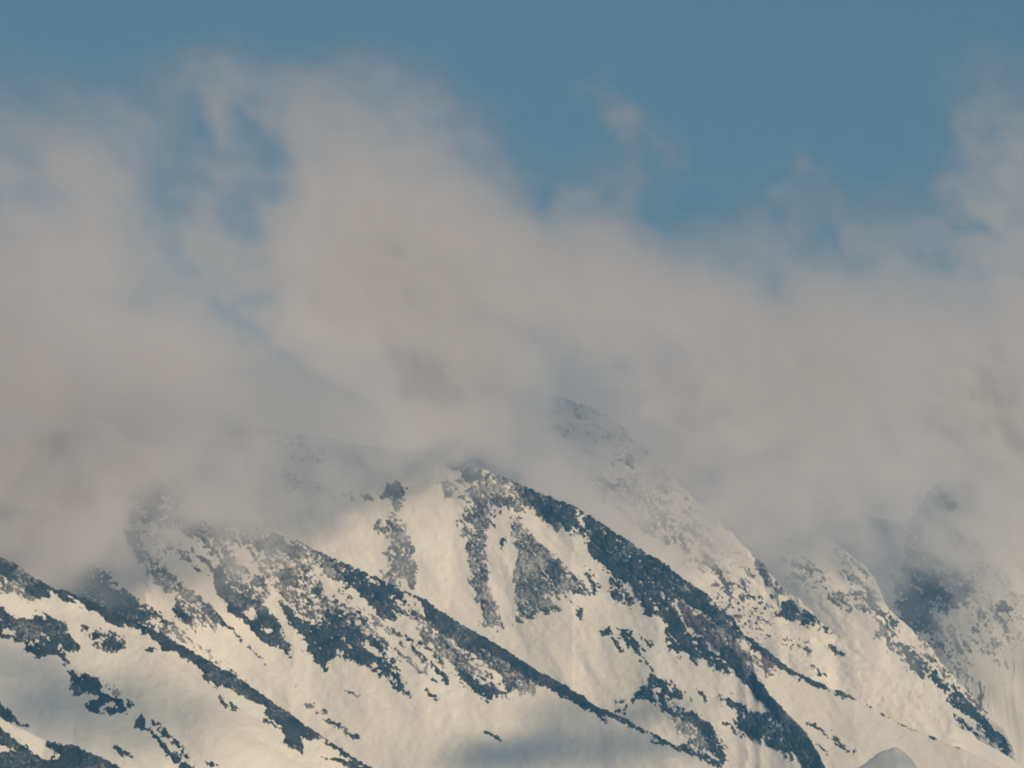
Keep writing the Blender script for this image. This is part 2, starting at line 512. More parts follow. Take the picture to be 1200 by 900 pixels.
Cc.rock([[(470, 683), (496, 699), (521, 717), (546, 732), (572, 747), (603, 766), (624, 780), (620, 786), (606, 782), (596, 772), (580, 766), (566, 760), (556, 762), (545, 766), (530, 752), (516, 742), (502, 735), (495, 716), (490, 703), (478, 697)]],
        cap=5, amp=2.0, scale=8, holes=[[(476, 697), (488, 699), (495, 708), (494, 719), (484, 712)]], label='dark band along the crest')
Cc.rock([[(484, 716), (500, 722), (520, 742), (545, 766), (560, 765), (585, 770), (606, 784), (612, 798), (600, 812), (584, 816), (560, 812), (544, 796), (528, 780), (506, 764), (492, 746)]], 'dust', cap=1.4, amp=5, scale=6, stretch=2.4,
        label='speckled rock and snow below the dark crest')
Cc.rock([('line', [(520, 752), (532, 770), (544, 788), (556, 804), (573, 816)], 5.5)], cap=4, amp=3.2, scale=5, stretch=2.2)
Cc.rock([('line', [(556, 760), (572, 772), (586, 784)], 5), [(594, 770), (608, 780), (606, 806), (596, 812), (590, 800)]], cap=2.5, amp=3.6, scale=5)
Cc.rock([('line', [(462, 740), (476, 748), (490, 764), (506, 774), (520, 792), (524, 798)], 3.2), ('line', [(492, 756), (506, 766), (520, 780)], 2.2)], cap=2.5, amp=2.8, scale=5, stretch=2.4)
Cc.rock([[(378, 714), (392, 720), (406, 728), (420, 736), (434, 744), (446, 752), (458, 764), (454, 768), (461, 772), (467, 784), (471, 797), (480, 812), (480, 818), (470, 812), (460, 806),
          (454, 798), (449, 787), (442, 793), (438, 784), (432, 780), (420, 778), (408, 769), (394, 762), (391, 772), (380, 768), (374, 745)]], cap=5, amp=3.2, scale=6, stretch=1.9,
        holes=[[(424, 752), (436, 754), (447, 766), (440, 768), (430, 762)], ('line', [(454, 788), (464, 800)], 1.6)], label='ragged dark fringe with two tails pointing downhill')
Cc.rock([[(398, 690), (412, 700), (424, 716), (440, 726), (456, 742), (474, 758), (492, 776), (506, 790), (500, 796), (480, 780), (462, 766), (440, 750), (420, 736), (404, 722)]], 'dust', cap=-0.2, amp=4.0, scale=6, stretch=2.4)
Cc.rock([('line', [(420, 718), (428, 732)], 2.6), ('line', [(411, 724), (418, 734)], 2.2)], cap=2, amp=1.2, scale=5)
Cc.rock([[(540, 728), (577, 749), (603, 766), (630, 783), (660, 800), (683, 814), (702, 827), (720, 834), (740, 843), (760, 854), (780, 864), (800, 876), (800, 884), (788, 877), (772, 868), (754, 858), (740, 852),
          (720, 844), (708, 841), (716, 849), (711, 850), (698, 839), (686, 831), (674, 825), (660, 818), (645, 808), (632, 803), (620, 796), (600, 786), (580, 772), (560, 752)]],
        cap=5, amp=1.6, scale=7, label='dark narrow lower crest running to the bottom of the view')
Cc.rock([[(590, 780), (612, 790), (632, 803), (628, 812), (610, 812), (598, 804)]], 'dust', cap=1.0, amp=3.5, scale=5)
Cc.rock(('line', [(382, 846), (398, 852), (418, 864)], 2.8), cap=1.2, amp=2.6, scale=4)
Cc.rock([('line', [(356, 826), (365, 828)], 2.2), ('line', [(371, 834), (381, 834)], 1.8), ('line', [(346, 806), (353, 808)], 1.2), ('line', [(408, 810), (418, 815)], 2.0)], 'dust', cap=1.2, amp=1.8, scale=4)
Cc.rock([('line', [(500, 808), (510, 818)], 2.4), ('line', [(506, 796), (514, 800)], 1.8), ('line', [(567, 857), (584, 866)], 2.0), ('line', [(765, 871), (779, 873)], 1.4)], cap=1.6, amp=1.6, scale=4)

Cc.rock([[(150, 556), (166, 550), (180, 546), (200, 552), (216, 566), (218, 590), (204, 604), (184, 606), (166, 598), (154, 584)]], cap=5, amp=3.0, scale=8, label='dark rocky peak dim inside the cloud')
Cc.rock([[(214, 564), (262, 592), (300, 612), (327, 625), (322, 648), (296, 644), (262, 632), (236, 632), (206, 622), (176, 616), (150, 612), (140, 590), (170, 604), (210, 606)]], 'dust', cap=1.6, amp=4.6, scale=6, stretch=2.2,
        label='broken rock along the misty upper crest')
Cc.rock([[(160, 620), (200, 632), (226, 648), (224, 660), (200, 652), (176, 640)]], 'dust', cap=0.0, amp=4.2, scale=5, stretch=2.2)

# ---- central ridge
D = Spur('mountain_spur', 'tall central ridge with vertical rock ribs above a smooth snow bowl',
         [(-300, 420, 9200), (0, 455, 9150), (200, 482, 9080), (350, 508, 9010), (450, 526, 8960), (500, 538, 8930), (530, 549, 8910), (545, 548, 8900), (567, 551, 8880), (600, 564, 8840), (633, 579, 8800),
          (667, 592, 8750), (700, 611, 8710), (733, 633, 8660), (767, 652, 8610), (800, 677, 8560), (820, 692, 8530), (837, 706, 8500), (857, 726, 8470), (868, 738, 8445),
          (876, 757, 8420), (884, 781, 8380), (897, 808, 8340), (917, 832, 8290), (937, 853, 8250), (950, 870, 8220), (960, 888, 8190), (967, 903, 8160), (1010, 990, 8050)],
         (225, 985), 345, 4, grain=(0.42, 0.9), jag=2.6)
D.rock([[(444, 580), (450, 570), (458, 565), (470, 564), (481, 572), (474, 583), (462, 590), (460, 583), (448, 585)]], cap=4, amp=2.0, scale=5, label='small dark knob at the top of a rib')
D.rock([[(456, 585), (474, 582), (470, 607), (478, 627), (484, 647), (487, 667), (487, 692), (470, 690), (448, 680), (460, 660), (449, 647), (462, 637), (456, 624), (436, 621), (441, 611), (457, 613)]],
       'dust', cap=2.6, amp=3.2, scale=6, stretch=1.8, label='leftmost vertical rock rib')
D.rock([('line', [(455, 618), (464, 622)], 4), ('line', [(462, 655), (474, 664)], 6)], cap=1.2, amp=3.5, scale=6)
D.rock([[(423, 579), (434, 578), (438, 586), (428, 588)], [(404, 578), (410, 572), (416, 586)]], cap=2, amp=2, scale=5)
D.rock([[(330, 548), (342, 548), (352, 566), (346, 580), (336, 570)], [(366, 552), (380, 552), (394, 570), (408, 584), (392, 584), (374, 572)]], 'dust', cap=0.6, amp=3.5, scale=5)
D.rock([[(245, 495), (300, 500), (350, 515), (400, 530), (390, 548), (345, 545), (310, 545), (265, 530)]], 'dust', cap=-0.8, amp=4.6, scale=6)
D.rock([[(543, 547), (552, 545), (566, 550), (563, 560), (555, 568), (546, 564), (540, 556)]], cap=5, amp=2, scale=5, label='dark knob where the crest enters the cloud')
D.rock([[(519, 568), (530, 563), (545, 560), (572, 556), (582, 575), (578, 600), (572, 625), (570, 650), (574, 677), (578, 700), (588, 717), (588, 735), (566, 735), (567, 718), (560, 697), (552, 683),
         (547, 653), (543, 620), (536, 611), (546, 600), (540, 582), (522, 584)]], 'dust', cap=3.2, amp=3.6, scale=7, stretch=2.0, label='second vertical rock rib below the cloud')
D.rock([('line', [(553, 640), (558, 652), (562, 668)], 6), ('line', [(563, 690), (566, 706)], 4), ('line', [(552, 600), (560, 612)], 5)], cap=1.5, amp=3.5, scale=6)
D.rock([[(566, 552), (600, 560), (633, 575), (655, 596), (660, 612), (650, 622), (636, 610), (622, 604), (604, 600), (590, 600), (576, 590)]], 'dust', cap=2.6, amp=4.0, scale=7, stretch=1.8)
D.rock([[(588, 628), (594, 634), (592, 648), (586, 642)], [(574, 612), (579, 610), (579, 622)]], cap=2, amp=1.6, scale=5)
D.rock([[(600, 604), (612, 612), (628, 632), (643, 647), (660, 662), (680, 680), (689, 697), (676, 697), (664, 692), (650, 690), (646, 700), (656, 716), (640, 720), (630, 710), (626, 722), (606, 729), (606, 707),
         (602, 673), (608, 650), (600, 625)]], 'dust', cap=4, amp=3.6, scale=7, stretch=2.2, holes=[('line', [(636, 668), (652, 690)], 2.2)], label='broad fan shaped rib of rock right of centre')
D.rock([('line', [(612, 640), (622, 655), (640, 676), (654, 700)], 3.2), ('line', [(608, 655), (610, 690), (612, 718)], 4.0), ('line', [(672, 680), (684, 694)], 4)], cap=1.8, amp=3.2, scale=6)
D.rock([[(674, 711), (681, 715), (685, 728), (677, 723)], ('line', [(664, 700), (680, 714)], 1.2)], cap=2, amp=1.4, scale=5)
D.rock([[(596, 557), (633, 573), (667, 586), (700, 605), (733, 627), (767, 646), (800, 671), (820, 686), (837, 700), (857, 720), (873, 738), (872, 752), (858, 748), (846, 738), (826, 722), (806, 708), (790, 702), (792, 716),
         (806, 736), (822, 748), (838, 764), (856, 778), (870, 786), (874, 792), (856, 790), (853, 792), (840, 786), (827, 774), (810, 774), (806, 762), (797, 766), (783, 760), (779, 740),
         (783, 733), (776, 724), (757, 721), (748, 702), (738, 688), (722, 678), (708, 664), (694, 652), (680, 636), (664, 622), (650, 616), (636, 606), (620, 590), (604, 578)]],
       cap=5.5, amp=2.6, scale=8, stretch=2.4, holes=[('line', [(776, 694), (790, 708), (800, 722)], 1.6), ('line', [(608, 600), (630, 622)], 1.2)],
       label='long dark rocky crest falling to the right')
D.rock([[(686, 662), (694, 666), (698, 684), (704, 701), (697, 698), (689, 682)], [(704, 662), (720, 678), (746, 700), (744, 713), (716, 704), (713, 690), (722, 690), (712, 676)]], cap=3, amp=2.6, scale=6)
D.rock([[(690, 612), (720, 628), (760, 654), (800, 684), (830, 706), (812, 706), (780, 690), (740, 664), (700, 640), (684, 626)]], 'dust', cap=0.5, amp=3.2, scale=7, stretch=3.0)
D.rock([[(792, 700), (812, 712), (836, 728), (858, 748), (872, 762), (880, 776), (872, 784), (852, 768), (830, 752), (812, 738), (798, 722)]], 'scree', cap=3.5, amp=3.5, scale=7, stretch=3.0, label='strip of bare brown scree')
D.rock([[(702, 739), (708, 738), (714, 734), (716, 740), (710, 746), (704, 744)], ('line', [(718, 749), (731, 763)], 2.0)], cap=2, amp=1.3, scale=4)
D.rock([[(724, 736), (730, 734), (742, 742), (744, 750), (751, 758), (764, 758), (750, 764), (753, 771), (746, 770), (740, 760), (730, 750), (725, 744)], ('line', [(752, 747), (763, 754)], 2.2)], cap=3, amp=2.2, scale=4, stretch=1.5,
       label='isolated dark rocks in the snow bowl')
D.rock([('line', [(750, 774), (757, 779), (768, 789)], 1.0)], cap=1, amp=1.6, scale=4)
D.rock([[(760, 791), (772, 795), (782, 800), (792, 803), (803, 812), (800, 820), (790, 815), (786, 820), (800, 829), (812, 838), (822, 846), (812, 850), (798, 844), (790, 840), (778, 836), (780, 828), (766, 822), (756, 820),
         (742, 819), (745, 806), (760, 802)]], cap=2.0, amp=3.6, scale=5, stretch=2.6, label='broken streaky rocks above the bottom edge')
D.rock([('line', [(812, 842), (824, 852), (834, 866), (841, 880), (845, 888)], 7.5), ('line', [(800, 878), (820, 884), (840, 894)], 6)], cap=5, amp=2.0, scale=6, label='dark curved tail of rock')
D.rock([[(786, 838), (806, 846), (826, 858), (836, 876), (820, 884), (800, 872), (812, 862), (792, 856)]], 'dust', cap=1.2, amp=3.5, scale=5)
D.rock([('line', [(720, 824), (734, 822)], 1.8), ('line', [(722, 834), (735, 829), (731, 837)], 2.0), ('line', [(821, 811), (828, 822)], 2.6), ('line', [(808, 817), (813, 822)], 2.2)], cap=1.6, amp=1.8, scale=4)
D.rock([[(845, 816), (867, 825), (883, 832), (902, 832), (912, 845), (924, 866), (938, 890), (930, 890), (915, 880), (900, 873), (885, 868), (875, 862), (861, 851), (859, 843), (872, 842), (860, 832), (848, 826)]],
       cap=2.6, amp=3.6, scale=6, stretch=1.6, label='ragged dark rocks beside the steep lower crest')
D.rock([[(861, 842), (870, 840), (882, 850), (892, 838), (900, 848), (894, 866), (880, 864), (868, 856)]], cap=5, amp=1.8, scale=6)
D.rock([('line', [(846, 846), (854, 850)], 1.8), ('line', [(858, 853), (863, 860)], 1.6)], cap=1.4, amp=1.2, scale=4)

D.rock([[(835, 745), (858, 760), (872, 775), (886, 790), (900, 808), (920, 830), (940, 850), (953, 868), (964, 885), (975, 905), (965, 925), (945, 915), (935, 888), (922, 868), (914, 848), (898, 828), (878, 808), (862, 790), (848, 772)]],
       cap=6, amp=1.4, scale=8, label='steep dark rib dropping to the bottom edge')

# ---- right flank of the central ridge
E2 = Spur('mountain_spur', 'low lit flank behind the steep rib, with a thin rocky line along its top',
          [(800, 700, 8700), (850, 728, 8650), (873, 744, 8620), (897, 761, 8590), (923, 783, 8560), (950, 797, 8535), (969, 805, 8520), (999, 816, 8490), (1020, 828, 8470), (1053, 847, 8440),
           (1087, 862, 8410), (1125, 877, 8370), (1160, 893, 8340), (1260, 940, 8240)],
          (860, 1175), 190, 5, grain=(0.6, 0.8), relief=0.8, slope=0.8)
E2.rock([[(862, 730), (873, 740), (897, 757), (923, 779), (950, 793), (970, 802), (970, 809), (950, 804), (926, 792), (905, 778), (885, 764)]], cap=4, amp=1.5, scale=6, label='dark rocky line along the top')
E2.rock([[(870, 752), (884, 760), (900, 776), (912, 790), (905, 794), (890, 782), (876, 772)]], 'scree', cap=0.8, amp=4.0, scale=5, stretch=3.5)
E2.rock([('line', [(880, 770), (900, 790)], 1.2), ('line', [(893, 772), (910, 788)], 1.2)], 'scree', cap=1, amp=1.2, scale=5, stretch=3)
E2.rock([[(972, 801), (990, 806), (1013, 810), (1013, 818), (1000, 821), (992, 818), (980, 811)]], cap=3, amp=2.0, scale=5, label='small dark outcrop on the thin line')
E2.rock([('line', [(1005, 817), (1020, 826), (1053, 845)], 2.2), ('line', [(1053, 845), (1087, 861), (1125, 876)], 1.6)], cap=2, amp=1.6, scale=5)
E2.rock([('line', [(948, 846), (966, 859), (982, 872), (999, 882)], 2.4), ('line', [(975, 860), (984, 872)], 1.8)], cap=1.5, amp=2.2, scale=5, stretch=2.2)
E2.rock([('line', [(955, 870), (970, 884)], 1.0)], cap=1, amp=1.0, scale=5)

# ---- rounded snow knoll at the bottom edge
knoll = Spur('mountain_spur', 'small rounded bluish snow knoll at the bottom edge, right of centre',
             [(930, 925, 8090), (985, 914, 8078), (1004, 901, 8070), (1020, 890, 8066), (1036, 880, 8062), (1050, 876, 8058), (1063, 885, 8054), (1077, 903, 8050), (1110, 945, 8044)],
             (950, 1095), 30, 12, slope=1.3, total_drop=760, relief=0.45, crest_r=12, jag=2.2)

# ---- summit ridge behind
E = Spur('mountain_spur', 'far pale summit ridge showing faintly through the cloud, sloping right',
         [(-300, 700, 9900), (200, 620, 9820), (450, 545, 9720), (540, 500, 9650), (580, 475, 9625), (600, 463, 9610), (620, 457, 9600), (650, 461, 9580), (680, 470, 9560), (720, 492, 9520), (760, 526, 9470), (790, 560, 9420),
          (815, 588, 9380), (840, 608, 9340), (863, 630, 9300), (893, 662, 9240), (910, 682, 9200), (922, 697, 9180), (948, 713, 9140), (962, 727, 9120), (977, 744, 9100), (1000, 764, 9060), (1050, 800, 9000),
          (1110, 845, 8930), (1250, 930, 8800)],
         (590, 1120), 250, 6, grain=(0.7, 0.71), relief=1.8, jag=6.0)
E.rock([[(626, 470), (640, 470), (655, 490), (664, 508), (650, 506), (634, 488)]], 'dust', cap=-0.2, amp=4.0, scale=5, stretch=1.8)
E.rock([[(668, 466), (684, 470), (720, 492), (740, 515), (732, 524), (704, 510), (680, 494)]], 'dust', cap=-1.0, amp=4.0, scale=5, stretch=2.0, label='speckled rocks under the far summit')
E.rock([('line', [(708, 512), (730, 536), (746, 546)], 4)], 'dust', cap=0.5, amp=3, scale=5)
E.rock([[(640, 470), (690, 472), (730, 500), (770, 540), (800, 576), (780, 590), (740, 566), (700, 540), (660, 510)]], 'dust', cap=-2.4, amp=4.4, scale=5, stretch=2.4,
       label='thin scatter of rocks down the summit ridge')
E.rock([[(740, 560), (800, 580), (850, 620), (890, 665), (870, 690), (830, 680), (790, 650), (750, 610)]], 'dust', cap=-2.0, amp=4.6, scale=5, stretch=2.8)
E.rock([[(690, 560), (730, 560), (770, 590), (806, 626), (790, 640), (750, 620), (715, 592)]], 'dust', cap=-0.2, amp=4.0, scale=6, stretch=2.4)
E.rock([[(800, 612), (818, 612), (834, 634), (850, 652), (838, 656), (818, 650), (802, 650), (796, 630)]], 'dust', cap=0.2, amp=3.6, scale=6)
E.rock([('line', [(828, 656), (840, 668), (848, 682), (856, 694), (866, 700)], 3.6)], cap=0.6, amp=3.2, scale=5, label='broken line of dark rocks')
E.rock([[(834, 688), (850, 684), (880, 690), (905, 702), (906, 724), (894, 732), (870, 728), (848, 718)]], 'dark', cap=-1.5, amp=4.6, scale=5, stretch=1.2, label='scattered small rocks on pale snow')
E.rock([[(860, 728), (880, 722), (900, 728), (908, 742), (920, 746), (950, 752), (946, 764), (930, 756), (910, 752), (890, 748)]], 'dust', cap=-1.2, amp=4.6, scale=5, stretch=1.3)
E.rock([[(904, 720), (912, 716), (916, 706), (922, 702), (930, 706), (942, 714), (956, 724), (970, 738), (977, 745), (968, 744), (952, 734), (947, 734), (933, 728), (922, 727), (910, 725)]], cap=5, amp=2.2, scale=6,
       label='solid dark rock cap at the end of the ridge')
E.rock([[(884, 652), (894, 660), (912, 682), (924, 697), (915, 696), (900, 684), (890, 670)]], 'dust', cap=0.8, amp=3.2, scale=6, stretch=2.5)
E.rock([('line', [(932, 748), (948, 764)], 2.6), ('line', [(953, 780), (967, 791)], 2.4), ('line', [(968, 756), (990, 768)], 1.8)], cap=1.2, amp=2.6, scale=5)

# ---- right ridge
G = Spur('mountain_spur', 'right hand ridge with a rocky lower crest reaching the bottom right corner',
         [(700, 600, 10300), (850, 600, 10120), (920, 606, 10020), (960, 624, 9960), (994, 647, 9900), (1012, 662, 9870), (1026, 680, 9840), (1036, 706, 9810), (1049, 720, 9790), (1062, 732, 9770), (1080, 748, 9740),
          (1096, 766, 9710), (1129, 803, 9650), (1163, 841, 9590), (1184, 870, 9550), (1193, 896, 9520), (1215, 950, 9450)],
         (850, 1205), 300, 7, grain=(0.62, 0.78), relief=1.5, jag=4.0)
G.rock([[(915, 640), (930, 645), (948, 652), (962, 668), (964, 680), (948, 690), (938, 684), (926, 678), (920, 660)]], 'dust', cap=-0.4, amp=4.0, scale=5, stretch=1.4, label='faint rocks in the mist')
G.rock([[(941, 668), (946, 662), (957, 670), (950, 677)]], cap=2, amp=2, scale=4)
G.rock([[(975, 640), (1000, 655), (1020, 674), (1032, 700), (1024, 716), (1006, 716), (990, 712), (974, 704), (968, 690), (980, 692), (994, 700), (998, 688), (984, 670)]], 'dust', cap=0.8, amp=3.8, scale=6)
G.rock([[(1014, 692), (1030, 694), (1038, 712), (1052, 728), (1050, 742), (1036, 736), (1022, 718)]], cap=1.0, amp=3.8, scale=6)
G.rock([[(1028, 726), (1048, 738), (1056, 756), (1044, 762), (1030, 748)]], 'dust', cap=0.4, amp=4, scale=6)
G.rock([[(1048, 754), (1060, 756), (1076, 762), (1097, 786), (1121, 809), (1146, 834), (1172, 858), (1186, 876), (1180, 882), (1166, 872), (1138, 846), (1112, 825), (1091, 801), (1070, 787), (1054, 770)]],
       cap=5, amp=3.0, scale=6, stretch=2.0, label='dark rock band down the lower crest')
G.rock([[(1117, 838), (1138, 852), (1159, 865), (1182, 886), (1184, 902), (1172, 898), (1150, 880), (1134, 868), (1124, 854)]], cap=3, amp=3.2, scale=6, stretch=2.2, label='second dark band beside the lower crest')
G.rock([[(1070, 730), (1082, 744), (1100, 766), (1130, 800), (1160, 836), (1150, 834), (1124, 806), (1098, 782), (1078, 758)]], 'scree', cap=0.4, amp=3.6, scale=6, stretch=3)

# ---- cloud wrapped pinnacle, far right
H = Spur('mountain_spur', 'far right massif with a rocky pinnacle half lost in cloud',
         [(780, 600, 10600), (900, 575, 10550), (980, 590, 10500), (1030, 606, 10470), (1050, 612, 10455), (1062, 612, 10450), (1072, 604, 10445), (1080, 592, 10440), (1087, 577, 10436), (1096, 567, 10432), (1108, 560, 10428), (1130, 552, 10424),
          (1160, 540, 10420), (1200, 520, 10410), (1260, 490, 10400), (1350, 470, 10380), (1450, 460, 10370)],
         (1030, 1215), 310, 9, grain=(0.5, 0.86), slope=1.1, relief=1.3, jag=5.0)
H.rock([[(1085, 574), (1097, 563), (1107, 572), (1120, 594), (1116, 603), (1104, 597), (1092, 590)]], 'dust', cap=2.5, amp=4, scale=5, label='rocky pinnacle top')
H.rock([[(1062, 632), (1072, 613), (1080, 614), (1082, 628), (1078, 650), (1066, 668), (1056, 672)]], 'dark', cap=3, amp=2, scale=6)
H.rock([[(1048, 676), (1062, 670), (1084, 640), (1104, 632), (1112, 648), (1128, 664), (1138, 690), (1132, 712), (1112, 716), (1096, 714), (1092, 732), (1078, 742), (1062, 738), (1052, 718)]], cap=3.0, amp=4.0, scale=9, stretch=1.6,
       label='dark rock face below the pinnacle')
H.rock([[(1110, 620), (1150, 640), (1190, 700), (1200, 760), (1180, 800), (1150, 770), (1130, 720)]], 'dust', cap=-1.0, amp=4.6, scale=6, stretch=3.0, label='faint broken rocks in the mist right of the pinnacle')
H.rock([[(1166, 708), (1176, 705), (1189, 712), (1180, 719), (1168, 718)]], cap=3, amp=1.5, scale=5, label='small dark rock on its own in the mist')
H.rock([[(1084, 730), (1112, 734), (1132, 748), (1136, 772), (1148, 800), (1158, 830), (1146, 826), (1128, 800), (1104, 776), (1090, 754)]], 'scree', cap=0.2, amp=4.2, scale=5, stretch=4.5, label='streaked gully of bare scree')

# ---- valley ground under everything
gx = np.concatenate([-np.geomspace(60000, 500, 22), np.geomspace(500, 60000, 22)])
GX, GY = np.meshgrid(gx, gx, indexing='ij')
gz = 18.0 * fbm(GX / 2500.0, GY / 2500.0, 4, 60) * np.clip(np.hypot(GX, GY) / 4000.0, 0, 1)
ground = mesh_from_grid('ground', np.stack([GX, GY + 4000.0, gz], -1), mat=M_SNOW)
tag(ground, 'snow covered valley floor stretching away below the mountain', 'ground', 'structure')
# ------------------------------------------------------------------ clouds (volume grids filled cell by cell)
CX = np.arange(0, 1201, 50)
ROWS = {
    -50: [0]*25,
    0:   [0]*23 + [.04, .06],
    50:  [.03, .02, .02, .03, .05, .08, .04] + [0]*14 + [0, .02, .10, .15],
    100: [.30, .24, .32, .48, .52, .66, .58, .62, .58, .60, .34, .05, 0, 0, 0, 0, 0, 0, 0, 0, 0, 0, .03, .28, .42],
    150: [.56, .60, .74, .78, .50, .44, .48, .84, .82, .78, .74, .50, .08, .02, .02, .04, .0, 0, 0, 0, 0, .02, .08, .40, .62],
    200: [.66, .72, .84, .70, .48, .54, .58, .88, .92, .92, .90, .80, .42, .12, .30, .25, .06, .02, .05, .08, 0, .02, .22, .50, .66],
    250: [.78, .84, .88, .70, .58, .64, .72, .93, .95, .95, .95, .93, .80, .50, .66, .36, .14, .14, .30, .34, .30, .38, .34, .62, .72],
    300: [.88, .92, .93, .84, .74, .76, .82, .95, .97, .97, .97, .97, .96, .92, .93, .88, .82, .82, .80, .60, .66, .74, .72, .80, .84],
    350: [.92, .93, .93, .88, .84, .76, .84, .96, .97, .97, .97, .97, .97, .97, .96, .95, .95, .94, .88, .93, .92, .90, .88, .90, .92],
    400: [0.95, 0.95, 0.95, 0.94, 0.93, 0.88, 0.9, 0.95, 0.97, 0.97, 0.97, 0.97, 0.96, 0.94, 0.94, 0.94, 0.95, 0.95, 0.97, 0.97, 0.97, 0.96, 0.95, 0.96, 0.97],
    450: [0.97, 0.97, 0.97, 0.97, 0.96, 0.95, 0.9, 0.9, 0.94, 0.95, 0.95, 0.95, 0.95, 0.88, 0.9, 0.92, 0.94, 0.97, 0.98, 0.98, 0.98, 0.98, 0.98, 0.98, 0.98],
    500: [0.98, 0.98, 0.98, 0.98, 0.97, 0.88, 0.88, 0.88, 0.88, 0.92, 0.94, 0.95, 0.92, 0.76, 0.72, 0.76, 0.86, 0.94, 0.96, 0.97, 0.97, 0.97, 0.97, 0.98, 0.98],
    550: [0.98, 0.98, 0.98, 0.96, 0.93, 0.88, 0.82, 0.72, 0.66, 0.64, 0.64, 0.62, 0.84, 0.92, 0.8, 0.66, 0.74, 0.82, 0.9, 0.93, 0.94, 0.94, 0.92, 0.95, 0.97],
    600: [0.99, 0.99, 0.97, 0.8, 0.84, 0.9, 0.84, 0.52, 0.34, 0.26, 0.24, 0.25, 0.4, 0.72, 0.84, 0.8, 0.74, 0.78, 0.88, 0.88, 0.86, 0.8, 0.72, 0.86, 0.92],
    650: [0.99, 0.985, 0.88, 0.3, 0.26, 0.32, 0.42, 0.24, 0.15, 0.14, 0.13, 0.13, 0.15, 0.27, 0.46, 0.58, 0.52, 0.52, 0.68, 0.68, 0.62, 0.58, 0.62, 0.78, 0.84],
    700: [0.85, 0.75, 0.45, 0.08, 0.06, 0.06, 0.06, 0.06, 0.06, 0.07, 0.07, 0.07, 0.08, 0.1, 0.14, 0.18, 0.25, 0.28, 0.25, 0.26, 0.22, 0.34, 0.48, 0.62, 0.7],
    750: [0.2, 0.2, 0.1, 0, 0, 0, 0, 0, 0, 0, 0.02, 0.03, 0.04, 0.04, 0.06, 0.08, 0.12, 0.12, 0.12, 0.13, 0.13, 0.2, 0.32, 0.42, 0.5],
    800: [0]*20 + [0, .03, .12, .22, .26],
    850: [0]*23 + [.05, .06],
    900: [0]*25,
}
RY = np.array(sorted(ROWS))
AL = np.array([ROWS[r] for r in RY], float)
TAU = -np.log(1 - np.clip(AL, 0, 0.985))
TAU = TAU * (1 + 1.3 * np.clip((AL - 0.9) / 0.08, 0, 1))


def cubic_up(a, axis, pos):
    """Catmull-Rom sampling of a along axis at fractional positions pos"""
    n = a.shape[axis]
    i = np.floor(pos).astype(int)
    f = pos - i
    out = 0
    ws = [(-f ** 3 + 2 * f ** 2 - f) / 2, (3 * f ** 3 - 5 * f ** 2 + 2) / 2, (-3 * f ** 3 + 4 * f ** 2 + f) / 2, (f ** 3 - f ** 2) / 2]
    for k, w_ in zip((-1, 0, 1, 2), ws):
        v = np.take(a, np.clip(i + k, 0, n - 1), axis=axis)
        sh = [1] * a.ndim
        sh[axis] = len(pos)
        out = out + v * w_.reshape(sh)
    return out


MAP_S = 5.0                                   # fine lookup map, one cell per 5 photo pixels' worth of cloud
mx_ = np.arange(-300, 1501, MAP_S)
my_ = np.arange(-100, 951, MAP_S)
_t = cubic_up(TAU, 1, np.clip(mx_ / 50.0, 0, 24))
_t = cubic_up(_t, 0, np.interp(my_, RY, np.arange(len(RY))))
_t = np.clip(_t, 0, None)
MXX, MYY = np.meshgrid(mx_, my_)


def stroke(pts, width, add=0.0, cut=0.0):
    """thicken (add, optical depth) or thin (cut, 0..1) the cloud along a line"""
    global _t
    d = width - line_sdf(MXX, MYY, pts, width)
    g = np.exp(-(np.clip(d, 0, None) / width) ** 2)
    _t = _t * (1 - cut * g) + add * g


for s_ in [([(222, 118), (236, 150)], 22, 0, .72), ([(290, 135), (305, 160), (312, 188)], 22, 0, .75), ([(230, 200), (320, 212)], 9, .5, 0), ([(262, 125), (262, 165)], 8, .3, 0), ([(150, 150), (160, 210)], 16, .4, 0), ([(185, 225), (200, 250)], 16, 0, .55), ([(240, 235), (290, 262)], 16, 0, .2),
           ([(262, 355), (285, 380), (305, 395)], 12, 0, .6), ([(335, 430), (362, 442)], 17, 0, .65), ([(640, 245), (650, 235)], 14, 0, .8), ([(770, 245), (785, 260)], 16, 0, .8),
           ([(975, 275), (978, 305)], 10, 0, .8), ([(1130, 262), (1168, 266)], 11, 0, .8), ([(1085, 305), (1120, 312)], 16, 0, .6), ([(618, 408), (640, 450)], 16, 0, .35),
           ([(905, 340), (915, 360)], 14, 0, .3), ([(700, 440), (720, 450)], 22, 0, .3),
           ([(262, 82), (285, 110), (300, 135)], 11, .45, 0), ([(262, 118), (270, 160)], 6, .35, 0),
           ([(1108, 212), (1140, 228), (1175, 248)], 11, .7, 0), ([(1155, 140), (1172, 170), (1195, 200)], 14, .35, 0), ([(1150, 60), (1175, 30)], 14, .08, 0),
           ([(485, 122), (505, 112), (520, 120)], 8, .22, 0), ([(435, 108), (455, 98)], 9, .35, 0), ([(0, 95), (12, 120)], 10, .2, 0), ([(545, 150), (585, 190), (600, 215)], 9, .25, 0),
           ([(660, 250), (690, 215)], 9, .5, 0), ([(1092, 572), (1112, 600)], 16, 0, .30), ([(1080, 690), (1110, 712)], 26, 0, .5), ([(1170, 706), (1186, 714)], 14, 0, .6),
           ([(165, 565), (195, 590)], 26, 0, .5), ([(615, 462), (690, 488)], 15, 0, .3), ([(640, 480), (745, 550)], 12, 0, .12), ([(850, 560), (900, 600)], 22, .4, 0), ([(250, 500), (420, 535)], 24, .5, 0), ([(545, 552), (560, 556)], 14, 0, .6), ([(450, 572), (480, 576)], 14, 0, .4)]:
    stroke(*s_)


